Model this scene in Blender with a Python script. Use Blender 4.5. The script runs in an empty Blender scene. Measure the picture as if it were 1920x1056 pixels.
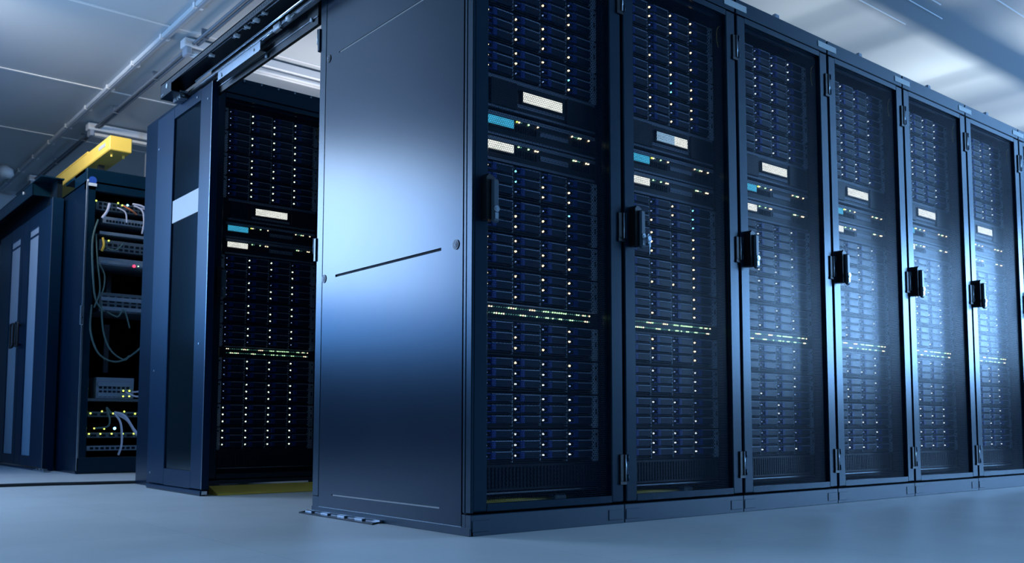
import bpy, math, random
from mathutils import Vector, Matrix
random.seed(7)
sc = bpy.context.scene
COL = sc.collection

# ------------------------------------------------------------------ materials
def new_mat(name):
    m = bpy.data.materials.new(name); m.use_nodes = True
    nt = m.node_tree; nt.nodes.clear()
    out = nt.nodes.new('ShaderNodeOutputMaterial')
    b = nt.nodes.new('ShaderNodeBsdfPrincipled')
    nt.links.new(b.outputs[0], out.inputs[0])
    return m, nt, b, out

def N(nt, t, **kw):
    n = nt.nodes.new(t)
    for k, v in kw.items():
        if k == 'inp':
            for i, val in v.items(): n.inputs[i].default_value = val
        else: setattr(n, k, v)
    return n

def paint(name, col, rough=.4, metal=0., spec=.5, noise=.0, nscale=8., bump=0., bscale=300., rvar=.0, coat=0., tint=None):
    m, nt, b, out = new_mat(name)
    b.inputs['Metallic'].default_value = metal
    b.inputs['Specular IOR Level'].default_value = spec
    b.inputs['Coat Weight'].default_value = coat
    if tint: b.inputs['Specular Tint'].default_value = (*tint, 1)
    tc = N(nt, 'ShaderNodeTexCoord')
    nz = N(nt, 'ShaderNodeTexNoise', inp={'Scale': nscale, 'Detail': 4.})
    nt.links.new(tc.outputs['Object'], nz.inputs['Vector'])
    mx = N(nt, 'ShaderNodeMix', data_type='RGBA')
    mx.inputs[6].default_value = (*[c*(1-noise) for c in col], 1)
    mx.inputs[7].default_value = (*[min(1, c*(1+noise)) for c in col], 1)
    nt.links.new(nz.outputs[0], mx.inputs[0]); nt.links.new(mx.outputs[2], b.inputs['Base Color'])
    mr = N(nt, 'ShaderNodeMapRange', inp={3: rough-rvar, 4: rough+rvar})
    nt.links.new(nz.outputs[0], mr.inputs[0]); nt.links.new(mr.outputs[0], b.inputs['Roughness'])
    if bump:
        n2 = N(nt, 'ShaderNodeTexNoise', inp={'Scale': bscale, 'Detail': 2.})
        nt.links.new(tc.outputs['Object'], n2.inputs['Vector'])
        bp = N(nt, 'ShaderNodeBump', inp={'Strength': bump, 'Distance': .001})
        nt.links.new(n2.outputs[0], bp.inputs['Height']); nt.links.new(bp.outputs[0], b.inputs['Normal'])
    return m

def hex_mask(nt, pitch, radius):
    """1 inside the round holes of a hexagonal perforation laid on the object's XZ plane"""
    tc = N(nt, 'ShaderNodeTexCoord')
    s = N(nt, 'ShaderNodeVectorMath', operation='MULTIPLY'); s.inputs[1].default_value = (1/pitch, 0, 1/(pitch*1.732))
    nt.links.new(tc.outputs['Object'], s.inputs[0])
    ds = []
    for off in (0., .5):
        a = N(nt, 'ShaderNodeVectorMath', operation='ADD'); a.inputs[1].default_value = (off+50, 0, off+50)
        f = N(nt, 'ShaderNodeVectorMath', operation='FRACTION')
        c = N(nt, 'ShaderNodeVectorMath', operation='SUBTRACT'); c.inputs[1].default_value = (.5, 0, .5)
        k = N(nt, 'ShaderNodeVectorMath', operation='MULTIPLY'); k.inputs[1].default_value = (1, 0, 1.732)
        l = N(nt, 'ShaderNodeVectorMath', operation='LENGTH')
        nt.links.new(s.outputs[0], a.inputs[0]); nt.links.new(a.outputs[0], f.inputs[0]); nt.links.new(f.outputs[0], c.inputs[0])
        nt.links.new(c.outputs[0], k.inputs[0]); nt.links.new(k.outputs[0], l.inputs[0]); ds.append(l)
    mn = N(nt, 'ShaderNodeMath', operation='MINIMUM')
    nt.links.new(ds[0].outputs['Value'], mn.inputs[0]); nt.links.new(ds[1].outputs['Value'], mn.inputs[1])
    lt = N(nt, 'ShaderNodeMath', operation='LESS_THAN'); lt.inputs[1].default_value = radius
    nt.links.new(mn.outputs[0], lt.inputs[0])
    return lt.outputs[0]

def perforated(name, col, pitch, radius, rough=.4):
    m, nt, b, out = new_mat(name)
    b.inputs['Base Color'].default_value = (*col, 1); b.inputs['Roughness'].default_value = rough
    b.inputs['Specular IOR Level'].default_value = .06
    tr = N(nt, 'ShaderNodeBsdfTransparent'); mx = N(nt, 'ShaderNodeMixShader')
    nt.links.new(hex_mask(nt, pitch, radius), mx.inputs[0]); nt.links.new(b.outputs[0], mx.inputs[1]); nt.links.new(tr.outputs[0], mx.inputs[2])
    nt.links.new(mx.outputs[0], out.inputs[0])
    return m

def dimpled(name, colA, colB, pitch, radius, rough=.4, spec=.5):
    m, nt, b, out = new_mat(name)
    h = hex_mask(nt, pitch, radius)
    mx = N(nt, 'ShaderNodeMix', data_type='RGBA')
    mx.inputs[6].default_value = (*colA, 1); mx.inputs[7].default_value = (*colB, 1)
    nt.links.new(h, mx.inputs[0]); nt.links.new(mx.outputs[2], b.inputs['Base Color'])
    b.inputs['Roughness'].default_value = rough; b.inputs['Specular IOR Level'].default_value = spec
    return m

def emis(name, col, s):
    m, nt, b, out = new_mat(name)
    b.inputs['Base Color'].default_value = (*[c*.5 for c in col], 1)
    b.inputs['Emission Color'].default_value = (*col, 1); b.inputs['Emission Strength'].default_value = s
    return m

def screen(name, col, s, cols=14):
    """lit LCD: pale field with faint rows of darker dashes"""
    m, nt, b, out = new_mat(name)
    tc = N(nt, 'ShaderNodeTexCoord')
    br = N(nt, 'ShaderNodeTexBrick', inp={'Scale': 60., 'Mortar Size': .12, 'Brick Width': 1.4, 'Row Height': .55,
           'Color1': (*col, 1), 'Color2': (*[c*.72 for c in col], 1), 'Mortar': (*col, 1)})
    mp = N(nt, 'ShaderNodeMapping'); mp.inputs['Rotation'].default_value = (math.pi/2, 0, 0)
    nt.links.new(tc.outputs['Object'], mp.inputs['Vector']); nt.links.new(mp.outputs[0], br.inputs['Vector'])
    nt.links.new(br.outputs[0], b.inputs['Emission Color']); b.inputs['Emission Strength'].default_value = s
    b.inputs['Base Color'].default_value = (.1, .1, .1, 1)
    return m

M = {}
M['cab'] = paint('cabinet_paint', (.0015, .014, .028), .26, noise=.12, bump=.04, bscale=900, spec=.42, tint=(.6, .82, 1.))
M['inner'] = paint('cabinet_interior', (.003, .008, .014), .6, noise=.1, spec=.1)
M['side'] = paint('side_panel_paint', (.0010, .008, .022), .235, noise=.10, nscale=3, bump=.03, bscale=1100, rvar=.015, spec=.32, tint=(.62, .82, 1.))
M['leaf'] = paint('leaf_paint', (.003, .018, .046), .30, noise=.1, bump=.03, bscale=900, spec=.2, tint=(.6, .8, 1.))
M['steel'] = paint('zinc_steel', (.45, .50, .55), .3, metal=1., noise=.15, nscale=40)
M['bright'] = paint('bright_steel', (.7, .74, .78), .22, metal=1.)
M['track'] = paint('track_black', (.0015, .006, .012), .36, noise=.1, spec=.3)
M['black'] = paint('black_plastic', (.006, .008, .010), .42, noise=.1)
M['grip'] = paint('handle_plastic', (.05, .075, .10), .38, noise=.1)
M['tray'] = dimpled('drive_bezel', (.010, .034, .080), (.0015, .006, .018), .0042, .36, .30, .4)
M['trayedge'] = paint('drive_edge', (.003, .006, .011), .5, spec=.2)
M['latch'] = paint('blue_latch', (.006, .050, .32), .38, noise=.2, nscale=200)
M['chassis'] = paint('server_chassis', (.003, .010, .018), .36, noise=.1, spec=.4)
M['strip'] = dimpled('perforated_strip', (.34, .42, .56), (.008, .012, .02), .0050, .36, .4)
M['lip'] = dimpled('drive_lip', (.55, .66, .85), (.02, .04, .08), .0050, .33, .4)
M['ear'] = dimpled('perforated_ear', (.62, .72, .85), (.012, .018, .025), .0075, .30, .4)
M['warm'] = emis('led_warm', (1., .78, .48), 3.)
M['cool'] = emis('led_cool_white', (.82, 1., .80), 2.6)
M['mid'] = emis('led_pale', (.80, .90, 1.), 1.5)
M['dim'] = emis('led_dim', (.30, .5, 1.), .75)
M['cyan'] = emis('led_cyan', (.25, .8, .95), 2.4)
M['green'] = emis('led_green', (.55, 1., .5), 2.4)
M['greendim'] = emis('led_green_dim', (.15, .5, .4), .7)
M['lime'] = emis('led_lime', (.75, 1., .12), 2.6)
M['red'] = emis('led_red', (1., .03, .08), 4.)
M['bluelamp'] = emis('led_blue', (.15, .55, 1.), 8.)
M['lcd_white'] = screen('lcd_white', (.92, .95, .88), 1.25)
M['lcd_blue'] = screen('lcd_blue', (.05, .48, .78), 1.0)
M['lcd_half'] = screen('lcd_pale_blue', (.30, .52, .75), 1.0)
M['perf'] = perforated('perforated_sheet', (.003, .013, .030), .0072, .425, .30)
M['label'] = paint('label_plate', (.50, .52, .50), .4, noise=.05)
M['strip_and_slot_glint'] = paint('white_strip', (.66, .60, .55), .45, noise=.03)  # door leaf strip; also the highlight painted into two side panel slots
M['plinth'] = paint('plinth_paint', (.010, .032, .058), .42, noise=.12, bump=.1, bscale=700)
M['yellow'] = paint('yellow_plastic', (.88, .60, .10), .42, noise=.06)
M['yellowmat'] = paint('yellow_floor_paint', (.55, .36, .04), .5, noise=.15)
M['white'] = paint('white_plastic', (.62, .66, .70), .4, noise=.04)
M['grey'] = paint('grey_plastic', (.30, .35, .42), .45, noise=.05)
M['conduit'] = paint('dark_conduit', (.12, .15, .19), .5, noise=.1)
M['cable_white'] = paint('cable_white', (.50, .52, .66), .5)
M['cable_green'] = paint('cable_green', (.05, .11, .11), .5)
M['cable_yellow'] = paint('cable_yellow', (.7, .45, .05), .5)
M['cable_orange'] = paint('cable_orange', (.6, .16, .05), .5)
M['cable_black'] = paint('cable_black', (.01, .012, .015), .5)
M['gear'] = paint('gear_steel', (.05, .075, .10), .45, noise=.2, nscale=60)
M['gearlite'] = paint('gear_light', (.13, .18, .24), .42, noise=.2, nscale=60)
M['bluesign'] = paint('blue_sign', (.02, .08, .38), .4)

def mat_sheen_pane(name, rough, k):
    m, nt, b, out = new_mat(name); nt.nodes.remove(b)
    tr = N(nt, 'ShaderNodeBsdfTransparent'); gl = N(nt, 'ShaderNodeBsdfGlossy', inp={'Roughness': rough}); mx = N(nt, 'ShaderNodeMixShader')
    fr = N(nt, 'ShaderNodeFresnel', inp={'IOR': 1.5}); ml = N(nt, 'ShaderNodeMath', operation='MULTIPLY'); ml.inputs[1].default_value = k
    nt.links.new(fr.outputs[0], ml.inputs[0]); nt.links.new(ml.outputs[0], mx.inputs[0]); nt.links.new(tr.outputs[0], mx.inputs[1])
    nt.links.new(gl.outputs[0], mx.inputs[2]); nt.links.new(mx.outputs[0], out.inputs[0])
    return m
M['pane'] = mat_sheen_pane('added_sheen_pane', .20, .30)  # clear pane added behind each door mesh to produce the sheen
def mat_glass(name, col, rough, alpha, spec=.8):
    m, nt, b, out = new_mat(name)
    b.inputs['Base Color'].default_value = (*col, 1); b.inputs['Roughness'].default_value = rough
    b.inputs['Specular IOR Level'].default_value = spec
    b.inputs['Alpha'].default_value = alpha
    return m
M['darkglass'] = mat_glass('tinted_window', (.002, .008, .012), .12, .93, .3)
M['paleglass'] = mat_glass('frosted_window', (.34, .42, .50), .35, .96)

def mat_floor():
    m, nt, b, out = new_mat('vinyl_floor')
    tc = N(nt, 'ShaderNodeTexCoord')
    br = N(nt, 'ShaderNodeTexBrick', offset=0., inp={'Scale': 1., 'Mortar Size': .0016, 'Mortar Smooth': .4, 'Brick Width': .61, 'Row Height': .61,
           'Color1': (.60, .56, .53, 1), 'Color2': (.58, .545, .515, 1), 'Mortar': (.46, .44, .43, 1)})
    nt.links.new(tc.outputs['Object'], br.inputs['Vector'])
    nz = N(nt, 'ShaderNodeTexNoise', inp={'Scale': 3., 'Detail': 6.}); nt.links.new(tc.outputs['Object'], nz.inputs['Vector'])
    mx = N(nt, 'ShaderNodeMix', data_type='RGBA', blend_type='MULTIPLY'); mx.inputs[0].default_value = 1.
    mr = N(nt, 'ShaderNodeMapRange', inp={1: .3, 2: .7, 3: .93, 4: 1.05}); nt.links.new(nz.outputs[0], mr.inputs[0])
    nt.links.new(br.outputs[0], mx.inputs[6]); nt.links.new(mr.outputs[0], mx.inputs[7]); nt.links.new(mx.outputs[2], b.inputs['Base Color'])
    b.inputs['Roughness'].default_value = .42; b.inputs['Specular IOR Level'].default_value = .4
    bp = N(nt, 'ShaderNodeBump', inp={'Strength': .15, 'Distance': .002}); n2 = N(nt, 'ShaderNodeTexNoise', inp={'Scale': 60.})
    nt.links.new(tc.outputs['Object'], n2.inputs['Vector']); nt.links.new(n2.outputs[0], bp.inputs['Height']); nt.links.new(bp.outputs[0], b.inputs['Normal'])
    return m
M['floor'] = mat_floor()
M['ceiling'] = paint('ceiling_panels', (.46, .52, .57), .42, noise=.03, nscale=1.2, spec=.5)
M['ceilrib'] = paint('ceiling_joint', (.70, .73, .76), .35, noise=.03)
M['wall'] = paint('wall_paint', (.36, .41, .46), .6, noise=.04, nscale=2)

# ------------------------------------------------------------------ mesh helpers
class MB:
    def __init__(s): s.v = []; s.f = []; s.m = []; s.sm = []; s.mats = []
    def mi(s, mat):
        if mat not in s.mats: s.mats.append(mat)
        return s.mats.index(mat)
    def box(s, x0, x1, y0, y1, z0, z1, mat, bev=0.):
        x0, x1 = sorted((x0, x1)); y0, y1 = sorted((y0, y1)); z0, z1 = sorted((z0, z1))
        i = len(s.v); mi = s.mi(mat)
        if bev <= 0 or bev*2.01 > min(x1-x0, y1-y0, z1-z0):
            s.v += [(x, y, z) for z in (z0, z1) for x, y in ((x0, y0), (x1, y0), (x1, y1), (x0, y1))]
            for f in ((0, 3, 2, 1), (4, 5, 6, 7), (0, 1, 5, 4), (1, 2, 6, 5), (2, 3, 7, 6), (3, 0, 4, 7)):
                s.f.append(tuple(i+k for k in f)); s.m.append(mi); s.sm.append(False)
            return s
        # chamfered box: 24 vertices
        b = bev; idx = {}
        for sx in (0, 1):
            for sy in (0, 1):
                for sz in (0, 1):
                    X = (x0, x1)[sx]; Y = (y0, y1)[sy]; Z = (z0, z1)[sz]
                    dx = (b, -b)[sx]; dy = (b, -b)[sy]; dz = (b, -b)[sz]
                    for ax, p in (('x', (X, Y+dy, Z+dz)), ('y', (X+dx, Y, Z+dz)), ('z', (X+dx, Y+dy, Z))):
                        idx[(sx, sy, sz, ax)] = len(s.v); s.v.append(p)
        def F(*k): s.f.append(tuple(idx[a] for a in k)); s.m.append(mi); s.sm.append(False)
        for a in (0, 1):
            q = [(a, 0, 0, 'x'), (a, 1, 0, 'x'), (a, 1, 1, 'x'), (a, 0, 1, 'x')]; F(*(q if a else q[::-1]))
            q = [(0, a, 0, 'y'), (0, a, 1, 'y'), (1, a, 1, 'y'), (1, a, 0, 'y')]; F(*(q if a else q[::-1]))
            q = [(0, 0, a, 'z'), (1, 0, a, 'z'), (1, 1, a, 'z'), (0, 1, a, 'z')]; F(*(q if a else q[::-1]))
        for a in (0, 1):
            for c in (0, 1):
                F((a, c, 0, 'x'), (a, c, 1, 'x'), (a, c, 1, 'y'), (a, c, 0, 'y'))
                F((a, 0, c, 'x'), (a, 1, c, 'x'), (a, 1, c, 'z'), (a, 0, c, 'z'))
                F((0, a, c, 'y'), (1, a, c, 'y'), (1, a, c, 'z'), (0, a, c, 'z'))
                for e in (0, 1): F((a, c, e, 'x'), (a, c, e, 'y'), (a, c, e, 'z'))
        return s
    def cyl(s, p0, p1, r, mat, n=16, r1=None, caps=True, smooth=True):
        p0 = Vector(p0); p1 = Vector(p1); d = (p1-p0).normalized()
        a = d.orthogonal().normalized(); b = d.cross(a); r1 = r if r1 is None else r1
        i = len(s.v); mi = s.mi(mat)
        for p, rr in ((p0, r), (p1, r1)):
            for k in range(n):
                t = 2*math.pi*k/n; s.v.append(tuple(p+a*math.cos(t)*rr+b*math.sin(t)*rr))
        for k in range(n):
            k2 = (k+1) % n; s.f.append((i+k, i+k2, i+n+k2, i+n+k)); s.m.append(mi); s.sm.append(smooth)
        if caps:
            s.f.append(tuple(i+k for k in range(n))[::-1]); s.m.append(mi); s.sm.append(False)
            s.f.append(tuple(i+n+k for k in range(n))); s.m.append(mi); s.sm.append(False)
        return s
    def lathe(s, c, axis, prof, mat, n=24):
        """prof = [(distance along axis, radius)]"""
        c = Vector(c); d = Vector(axis).normalized(); a = d.orthogonal().normalized(); b = d.cross(a)
        i = len(s.v); mi = s.mi(mat)
        for h, r in prof:
            for k in range(n):
                t = 2*math.pi*k/n; s.v.append(tuple(c+d*h+a*math.cos(t)*r+b*math.sin(t)*r))
        for j in range(len(prof)-1):
            for k in range(n):
                k2 = (k+1) % n; s.f.append((i+j*n+k, i+j*n+k2, i+(j+1)*n+k2, i+(j+1)*n+k)); s.m.append(mi); s.sm.append(True)
        s.f.append(tuple(i+k for k in range(n))[::-1]); s.m.append(mi); s.sm.append(False)
        j = len(prof)-1; s.f.append(tuple(i+j*n+k for k in range(n))); s.m.append(mi); s.sm.append(False)
        return s
    def tube(s, pts, r, mat, n=8, sub=6):
        P = [Vector(p) for p in pts]; Q = []
        for i in range(len(P)-1):
            a = P[max(i-1, 0)]; b = P[i]; c = P[i+1]; d = P[min(i+2, len(P)-1)]
            for k in range(sub):
                t = k/sub
                Q.append(.5*((2*b)+(c-a)*t+(2*a-5*b+4*c-d)*t*t+(3*b-a-3*c+d)*t**3))
        Q.append(P[-1]); mi = s.mi(mat); i0 = len(s.v); ref = Vector((.31, .2, .93)).normalized()
        for j, q in enumerate(Q):
            d = (Q[min(j+1, len(Q)-1)]-Q[max(j-1, 0)]).normalized()
            a = d.cross(ref).normalized(); b = d.cross(a)
            for k in range(n):
                t = 2*math.pi*k/n; s.v.append(tuple(q+a*math.cos(t)*r+b*math.sin(t)*r))
        for j in range(len(Q)-1):
            for k in range(n):
                k2 = (k+1) % n; s.f.append((i0+j*n+k, i0+j*n+k2, i0+(j+1)*n+k2, i0+(j+1)*n+k)); s.m.append(mi); s.sm.append(True)
        s.f.append(tuple(i0+k for k in range(n))[::-1]); s.m.append(mi); s.sm.append(False)
        e = i0+(len(Q)-1)*n; s.f.append(tuple(e+k for k in range(n))); s.m.append(mi); s.sm.append(False)
        return s
    def prism(s, poly, ax, a0, a1, mat):
        """poly of (u,v) extruded along axis ax: 'x' -> (y,z), 'y' -> (x,z), 'z' -> (x,y)"""
        n = len(poly); i = len(s.v); mi = s.mi(mat)
        for a in (a0, a1):
            for u, v in poly:
                s.v.append({'x': (a, u, v), 'y': (u, a, v), 'z': (u, v, a)}[ax])
        for k in range(n):
            k2 = (k+1) % n; s.f.append((i+k, i+k2, i+n+k2, i+n+k)); s.m.append(mi); s.sm.append(False)
        s.f.append(tuple(i+k for k in range(n))[::-1]); s.m.append(mi); s.sm.append(False)
        s.f.append(tuple(i+n+k for k in range(n))); s.m.append(mi); s.sm.append(False)
        return s
    def mesh(s, name):
        me = bpy.data.meshes.new(name); me.from_pydata(s.v, [], s.f)
        for m in s.mats: me.materials.append(M[m])
        me.polygons.foreach_set('material_index', s.m); me.polygons.foreach_set('use_smooth', s.sm)
        import bmesh
        bm = bmesh.new(); bm.from_mesh(me); bmesh.ops.recalc_face_normals(bm, faces=bm.faces); bm.to_mesh(me); bm.free()
        me.update(); return me
    def build(s, name, parent=None, loc=(0, 0, 0)):
        return place(s.mesh(name), name, parent, loc)

def place(me, name, parent=None, loc=(0, 0, 0)):
    o = bpy.data.objects.new(name, me); COL.objects.link(o); o.location = loc
    if parent: o.parent = parent
    return o
def tag(o, label=None, cat=None, group=None, kind=None):
    if label: o['label'] = label
    if cat: o['category'] = cat
    if group: o['group'] = group
    if kind: o['kind'] = kind
    return o
def thing(name, loc, label, cat, group=None):
    o = bpy.data.objects.new(name, None); COL.objects.link(o); o.location = loc; o.empty_display_size = .1
    return tag(o, label, cat, group)
def copy_tree(o, parent=None):
    c = o.copy(); COL.objects.link(c)
    if parent: c.parent = parent
    for ch in [q for q in KIDS.get(o.name, [])]:
        pass
    for ch in list(o.children): copy_tree(ch, c)
    return c
KIDS = {}

# ------------------------------------------------------------------ the room
CH = 2.90
def struct(mb, name):
    o = mb.build(name); o['kind'] = 'structure'; return o
struct(MB().box(-9, 12, -9, 9.3, -.10, 0, 'floor'), 'floor')
c = MB().box(-9, 12, -9, 9.3, CH, CH+.12, 'ceiling')
o = struct(c, 'ceiling')
struct(MB().box(-9, 12, 9.2, 9.3, 0, CH, 'wall'), 'wall_back')
struct(MB().box(11.9, 12, -9, 9.2, 0, CH, 'wall'), 'wall_right')
# cross joints of the ceiling panels
for k, y in enumerate((3.75, 5.24, 6.73)):
    struct(MB().box(-6, 12, y-.012, y+.012, CH-.006, CH, 'ceilrib'), 'trim_%d' % (k+1))
# fine ribs of the ceiling sheet on the right, running with the long row
for k, (y, xa, xb) in enumerate(((.19, 3.6, 12), (.44, 2.4, 3.9), (.53, 2.4, 4.1), (.72, 2.9, 4.0))):
    struct(MB().prism([(y-.006, CH), (y-.002, CH-.003), (y+.002, CH-.003), (y+.006, CH)], 'x', xa, xb, 'ceilrib'), 'trim_%d' % (k+4))
# long surface bar running away over the left rows
b = MB().box(.345, .395, .4, 9.15, CH-.030, CH-.0005, 'ceiling', .006)
b.box(.362, .378, .4, 9.15, CH-.034, CH-.029, 'grey')
for k in range(14): b.box(.34, .40, .9+k*.6, .93+k*.6, CH-.033, CH-.001, 'ceilrib')
tag(b.build('ceiling_rail'), 'long white surface-mounted rail running along the ceiling beside the battens', 'ceiling rail')
b = MB()
b.cyl((.530, .4, CH-.05), (.530, 9.1, CH-.05), .011, 'conduit', 10); b.cyl((.560, .4, CH-.05), (.560, 9.1, CH-.05), .011, 'conduit', 10)
for k in range(9): b.box(.522, .568, .8+k*.95, .815+k*.95, CH-.064, CH-.001, 'conduit')
tag(b.build('conduit'), 'twin grey cable conduits clipped to the ceiling linking the batten lamps', 'conduit')

def batten(y, label):
    t = thing('batten_lamp', (.5, y, CH-.06), label, 'lamp', 'battens on the ceiling above the left rows')
    MB().box(-.03, 1.5, -.045, .045, -.015, .045, 'white', .006).build('housing', t)
    p = MB()
    p.cyl((.02, -.02, -.045), (1.46, -.02, -.045), .014, 'white', 12); p.build('tube', t)
    p = MB(); p.cyl((.02, .022, -.045), (1.46, .022, -.045), .014, 'white', 12); p.build('tube', t)
    for x in (0, 1.47):
        MB().box(x-.015, x+.02, -.045, .045, -.065, -.016, 'grey', .005).build('end_cap', t)
    return t
batten(3.86, 'unlit twin-tube batten seen above the open doorway and behind the sliding track')
batten(6.12, 'unlit twin-tube batten just above the end of the yellow duct')
batten(8.28, 'farthest unlit batten, small, left of the yellow duct')

b = MB().lathe((.22, 8.1, CH), (0, 0, -1), [(0, .05), (.02, .055), (.03, .075), (.085, .085), (.115, .06), (.125, .03)], 'white')
tag(b.build('smoke_detector'), 'white dome smoke detector under the ceiling at the far left', 'smoke detector')
b = MB().box(.93, 1.06, 5.95, 6.05, 2.44, 2.70, 'grey', .02)
b.box(.97, .99, 5.99, 6.01, 2.69, CH, 'grey')
b.cyl((.955, 5.96, 2.445), (.955, 5.96, 2.28), .006, 'white', 8)
b = b.build('junction_box'); tag(b, 'light grey junction box hanging under a batten beside the sliding door', 'junction box')

# yellow duct on the top of the third row
t = thing('cable_duct', (.23, 4.57, 2.25), 'bright yellow plastic cable duct running over the cabled open rack', 'cable duct')
MB().box(0, .153, 0, 4.4, 0, .105, 'yellow', .006).build('trough', t)
MB().box(-.004, .157, .55, 2.6, .098, .112, 'yellow', .003).build('cover', t)
for x in (.045, .125):
    MB().cyl((x, .10, .0), (x, .10, -.024), .008, 'yellow', 10).build('clip', t)
MB().box(-.002, .0, .10, .26, .045, .072, 'label').build('sticker', t)
for k in range(3): MB().box(.055, .095, .45+k*1.4, .49+k*1.4, -.19, .002, 'black').build('support', t)

# ------------------------------------------------------------------ cabinet
W = .64; D = .985; ZP = .063; ZT = 1.9335; ZC = 1.999
REC = .085
def cab_body_mesh():
    b = MB()
    y0 = .026
    b.box(.004, .636, y0, D, ZC-.022, ZC, 'cab')                 # top
    b.box(.004, .636, 0, y0, ZT+.006, ZC, 'cab', .002)           # front fascia
    b.box(.004, .022, y0, D-.01, ZP, ZC-.022, 'inner')             # side skins
    b.box(.618, .636, y0, D-.01, ZP, ZC-.022, 'inner')
    b.box(.022, .618, D-.02, D-.005, ZP, ZC-.022, 'inner')        # back
    b.box(.022, .618, y0, D-.02, ZP, ZP+.012, 'inner')            # base plate
    b.box(.004, .040, y0, y0+.03, ZP, ZT+.006, 'cab')             # front posts
    b.box(.600, .636, y0, y0+.03, ZP, ZT+.006, 'cab')
    b.box(.040, .600, y0, y0+.012, ZT-.030, ZT+.006, 'cab')
    return b.mesh('frame')
def rail_mesh():
    b = MB()
    for x in (.083, .597):
        b.box(x, x+.014, REC+.004, REC+.03, .105, 1.905, 'cab')
    b.box(.097, .597, REC-.004, REC+.01, .112, .1165, 'steel')
    return b.mesh('mounting_rail')
def plinth_mesh():
    b = MB()
    b.box(.0015, .6385, .002, .03, 0.0, ZP-.002, 'plinth', .0015)
    b.box(.0015, .03, .03, D, 0, ZP-.002, 'plinth'); b.box(.61, .6385, .03, D, 0, ZP-.002, 'plinth')
    b.box(.03, .61, D-.03, D, 0, ZP-.002, 'plinth')
    for x in (.006, .565):
        b.box(x, x+.065, .000, .003, .012, .046, 'plinth', .0012)
    return b.mesh('plinth')
def door_frame_mesh():
    b = MB(); x0, x1, z0, z1 = .008, .634, ZP+.007, ZT
    ox0, ox1, oz0, oz1 = .060, .580, .092, 1.912
    b.box(x0, ox0, 0, .020, z0, z1, 'cab', .003); b.box(ox1, x1, 0, .020, z0, z1, 'cab', .003)
    b.box(ox0, ox1, .0004, .020, z0, oz0, 'cab'); b.box(ox0, ox1, .0004, .020, oz1, z1, 'cab')
    # folded returns round the opening
    b.box(ox0-.004, ox0, .020, .040, oz0, oz1, 'cab'); b.box(ox1, ox1+.004, .020, .040, oz0, oz1, 'cab')
    return b.mesh('door')
def perf_mesh():
    b = MB(); i = 0
    b.v = [(.058, .012, .09), (.582, .012, .09), (.582, .012, 1.914), (.058, .012, 1.914)]; b.f = [(0, 1, 2, 3)]; b.m = [b.mi('perf')]; b.sm = [False]
    return b.mesh('perforated_panel')
def sheen_pane_mesh():
    b = MB(); b.v = [(.062, .064, .10), (.600, .064, .10), (.600, .064, 1.905), (.062, .064, 1.905)]; b.f = [(0, 1, 2, 3)]; b.m = [b.mi('pane')]; b.sm = [False]
    return b.mesh('sheen_pane')
def handle_mesh():
    b = MB()   # swing handle: housing with a taper at the top, proud lever
    b.prism([(.030, .935), (.030, 1.062), (.040, 1.074), (.058, 1.066), (.064, 1.060), (.064, .935)], 'y', -.030, .001, 'black')
    b.box(.045, .070, -.042, -.028, .925, 1.058, 'grip', .005)
    return b.mesh('handle')
def lock_mesh():
    b = MB(); b.cyl((.058, -.046, .966), (.058, -.041, .966), .0095, 'steel', 20); b.cyl((.058, -.048, .966), (.058, -.045, .966), .005, 'bright', 14)
    b.box(.051, .065, -.0445, -.0415, .935, .955, 'steel', .001)
    return b.mesh('lock')
def hinge_mesh():
    b = MB()
    b.box(-.026, -.006, -.006, .001, -.045, .045, 'black', .002); b.cyl((-.003, -.008, -.044), (-.003, -.008, .044), .0028, 'steel', 12)
    b.box(.001, .010, -.010, .001, -.045, .045, 'cab', .001); b.cyl((.006, -.010, .022), (.006, -.010, .044), .0032, 'cab', 10); b.cyl((.006, -.010, -.044), (.006, -.010, -.022), .0032, 'cab', 10)
    b.box(-.026, .004, -.006, -.002, -.055, -.044, 'black')
    return b.mesh('hinge')
def loop_mesh():
    b = MB(); b.tube([(.585, .030, 1.880), (.572, .034, 1.868), (.568, .036, 1.840), (.577, .038, 1.800), (.592, .036, 1.785)], .0013, 'cable_yellow', 6)
    return b.mesh('earth_cable')
ME = dict(frame=cab_body_mesh(), rail=rail_mesh(), plinth=plinth_mesh(), door=door_frame_mesh(), perf=perf_mesh(), pane=sheen_pane_mesh(), handle=handle_mesh(),
          lock=lock_mesh(), hinge=hinge_mesh(), loop=loop_mesh())
ME['plate'] = MB().box(-.070, .070, -.0025, .0, 0, .026, 'label', .001).mesh('label_plate')
ME['eye'] = MB().box(-.026, .026, -.010, .010, 0, .012, 'grey', .002).box(-.002, .026, -.008, .008, .01, .032, 'grey', .002).mesh('lifting_bracket')

def cabinet(x, y, label, group, plinth=True, plate=True):
    t = thing('server_cabinet', (x, y, 0), label, 'server cabinet', group)
    place(ME['frame'], 'frame', t); place(ME['rail'], 'mounting_rail', t)
    if plinth: place(ME['plinth'], 'plinth', t)
    d = place(ME['door'], 'door', t)
    place(ME['perf'], 'perforated_panel', d)
    place(ME['pane'], 'sheen_pane', d)  # added for the sheen on the doors
    place(ME['handle'], 'handle', d); place(ME['lock'], 'lock', d)
    for z in (.182, 1.001, 1.80): place(ME['hinge'], 'hinge', d, (.640, 0, z))
    place(ME['loop'], 'earth_cable', t)
    if plate:
        q = place(ME['plate'], 'label_plate', None, (x+.640, 0, 1.955))
        tag(q, 'blank pale plate on the top rail where the %s and next cabinets meet' % ORD[int(x/W+.5)], 'label plate', 'blank plates along the top rail')
        place(ME['eye'], 'lifting_bracket', t, (.30, .03, ZC-.001))
    return t
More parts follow.
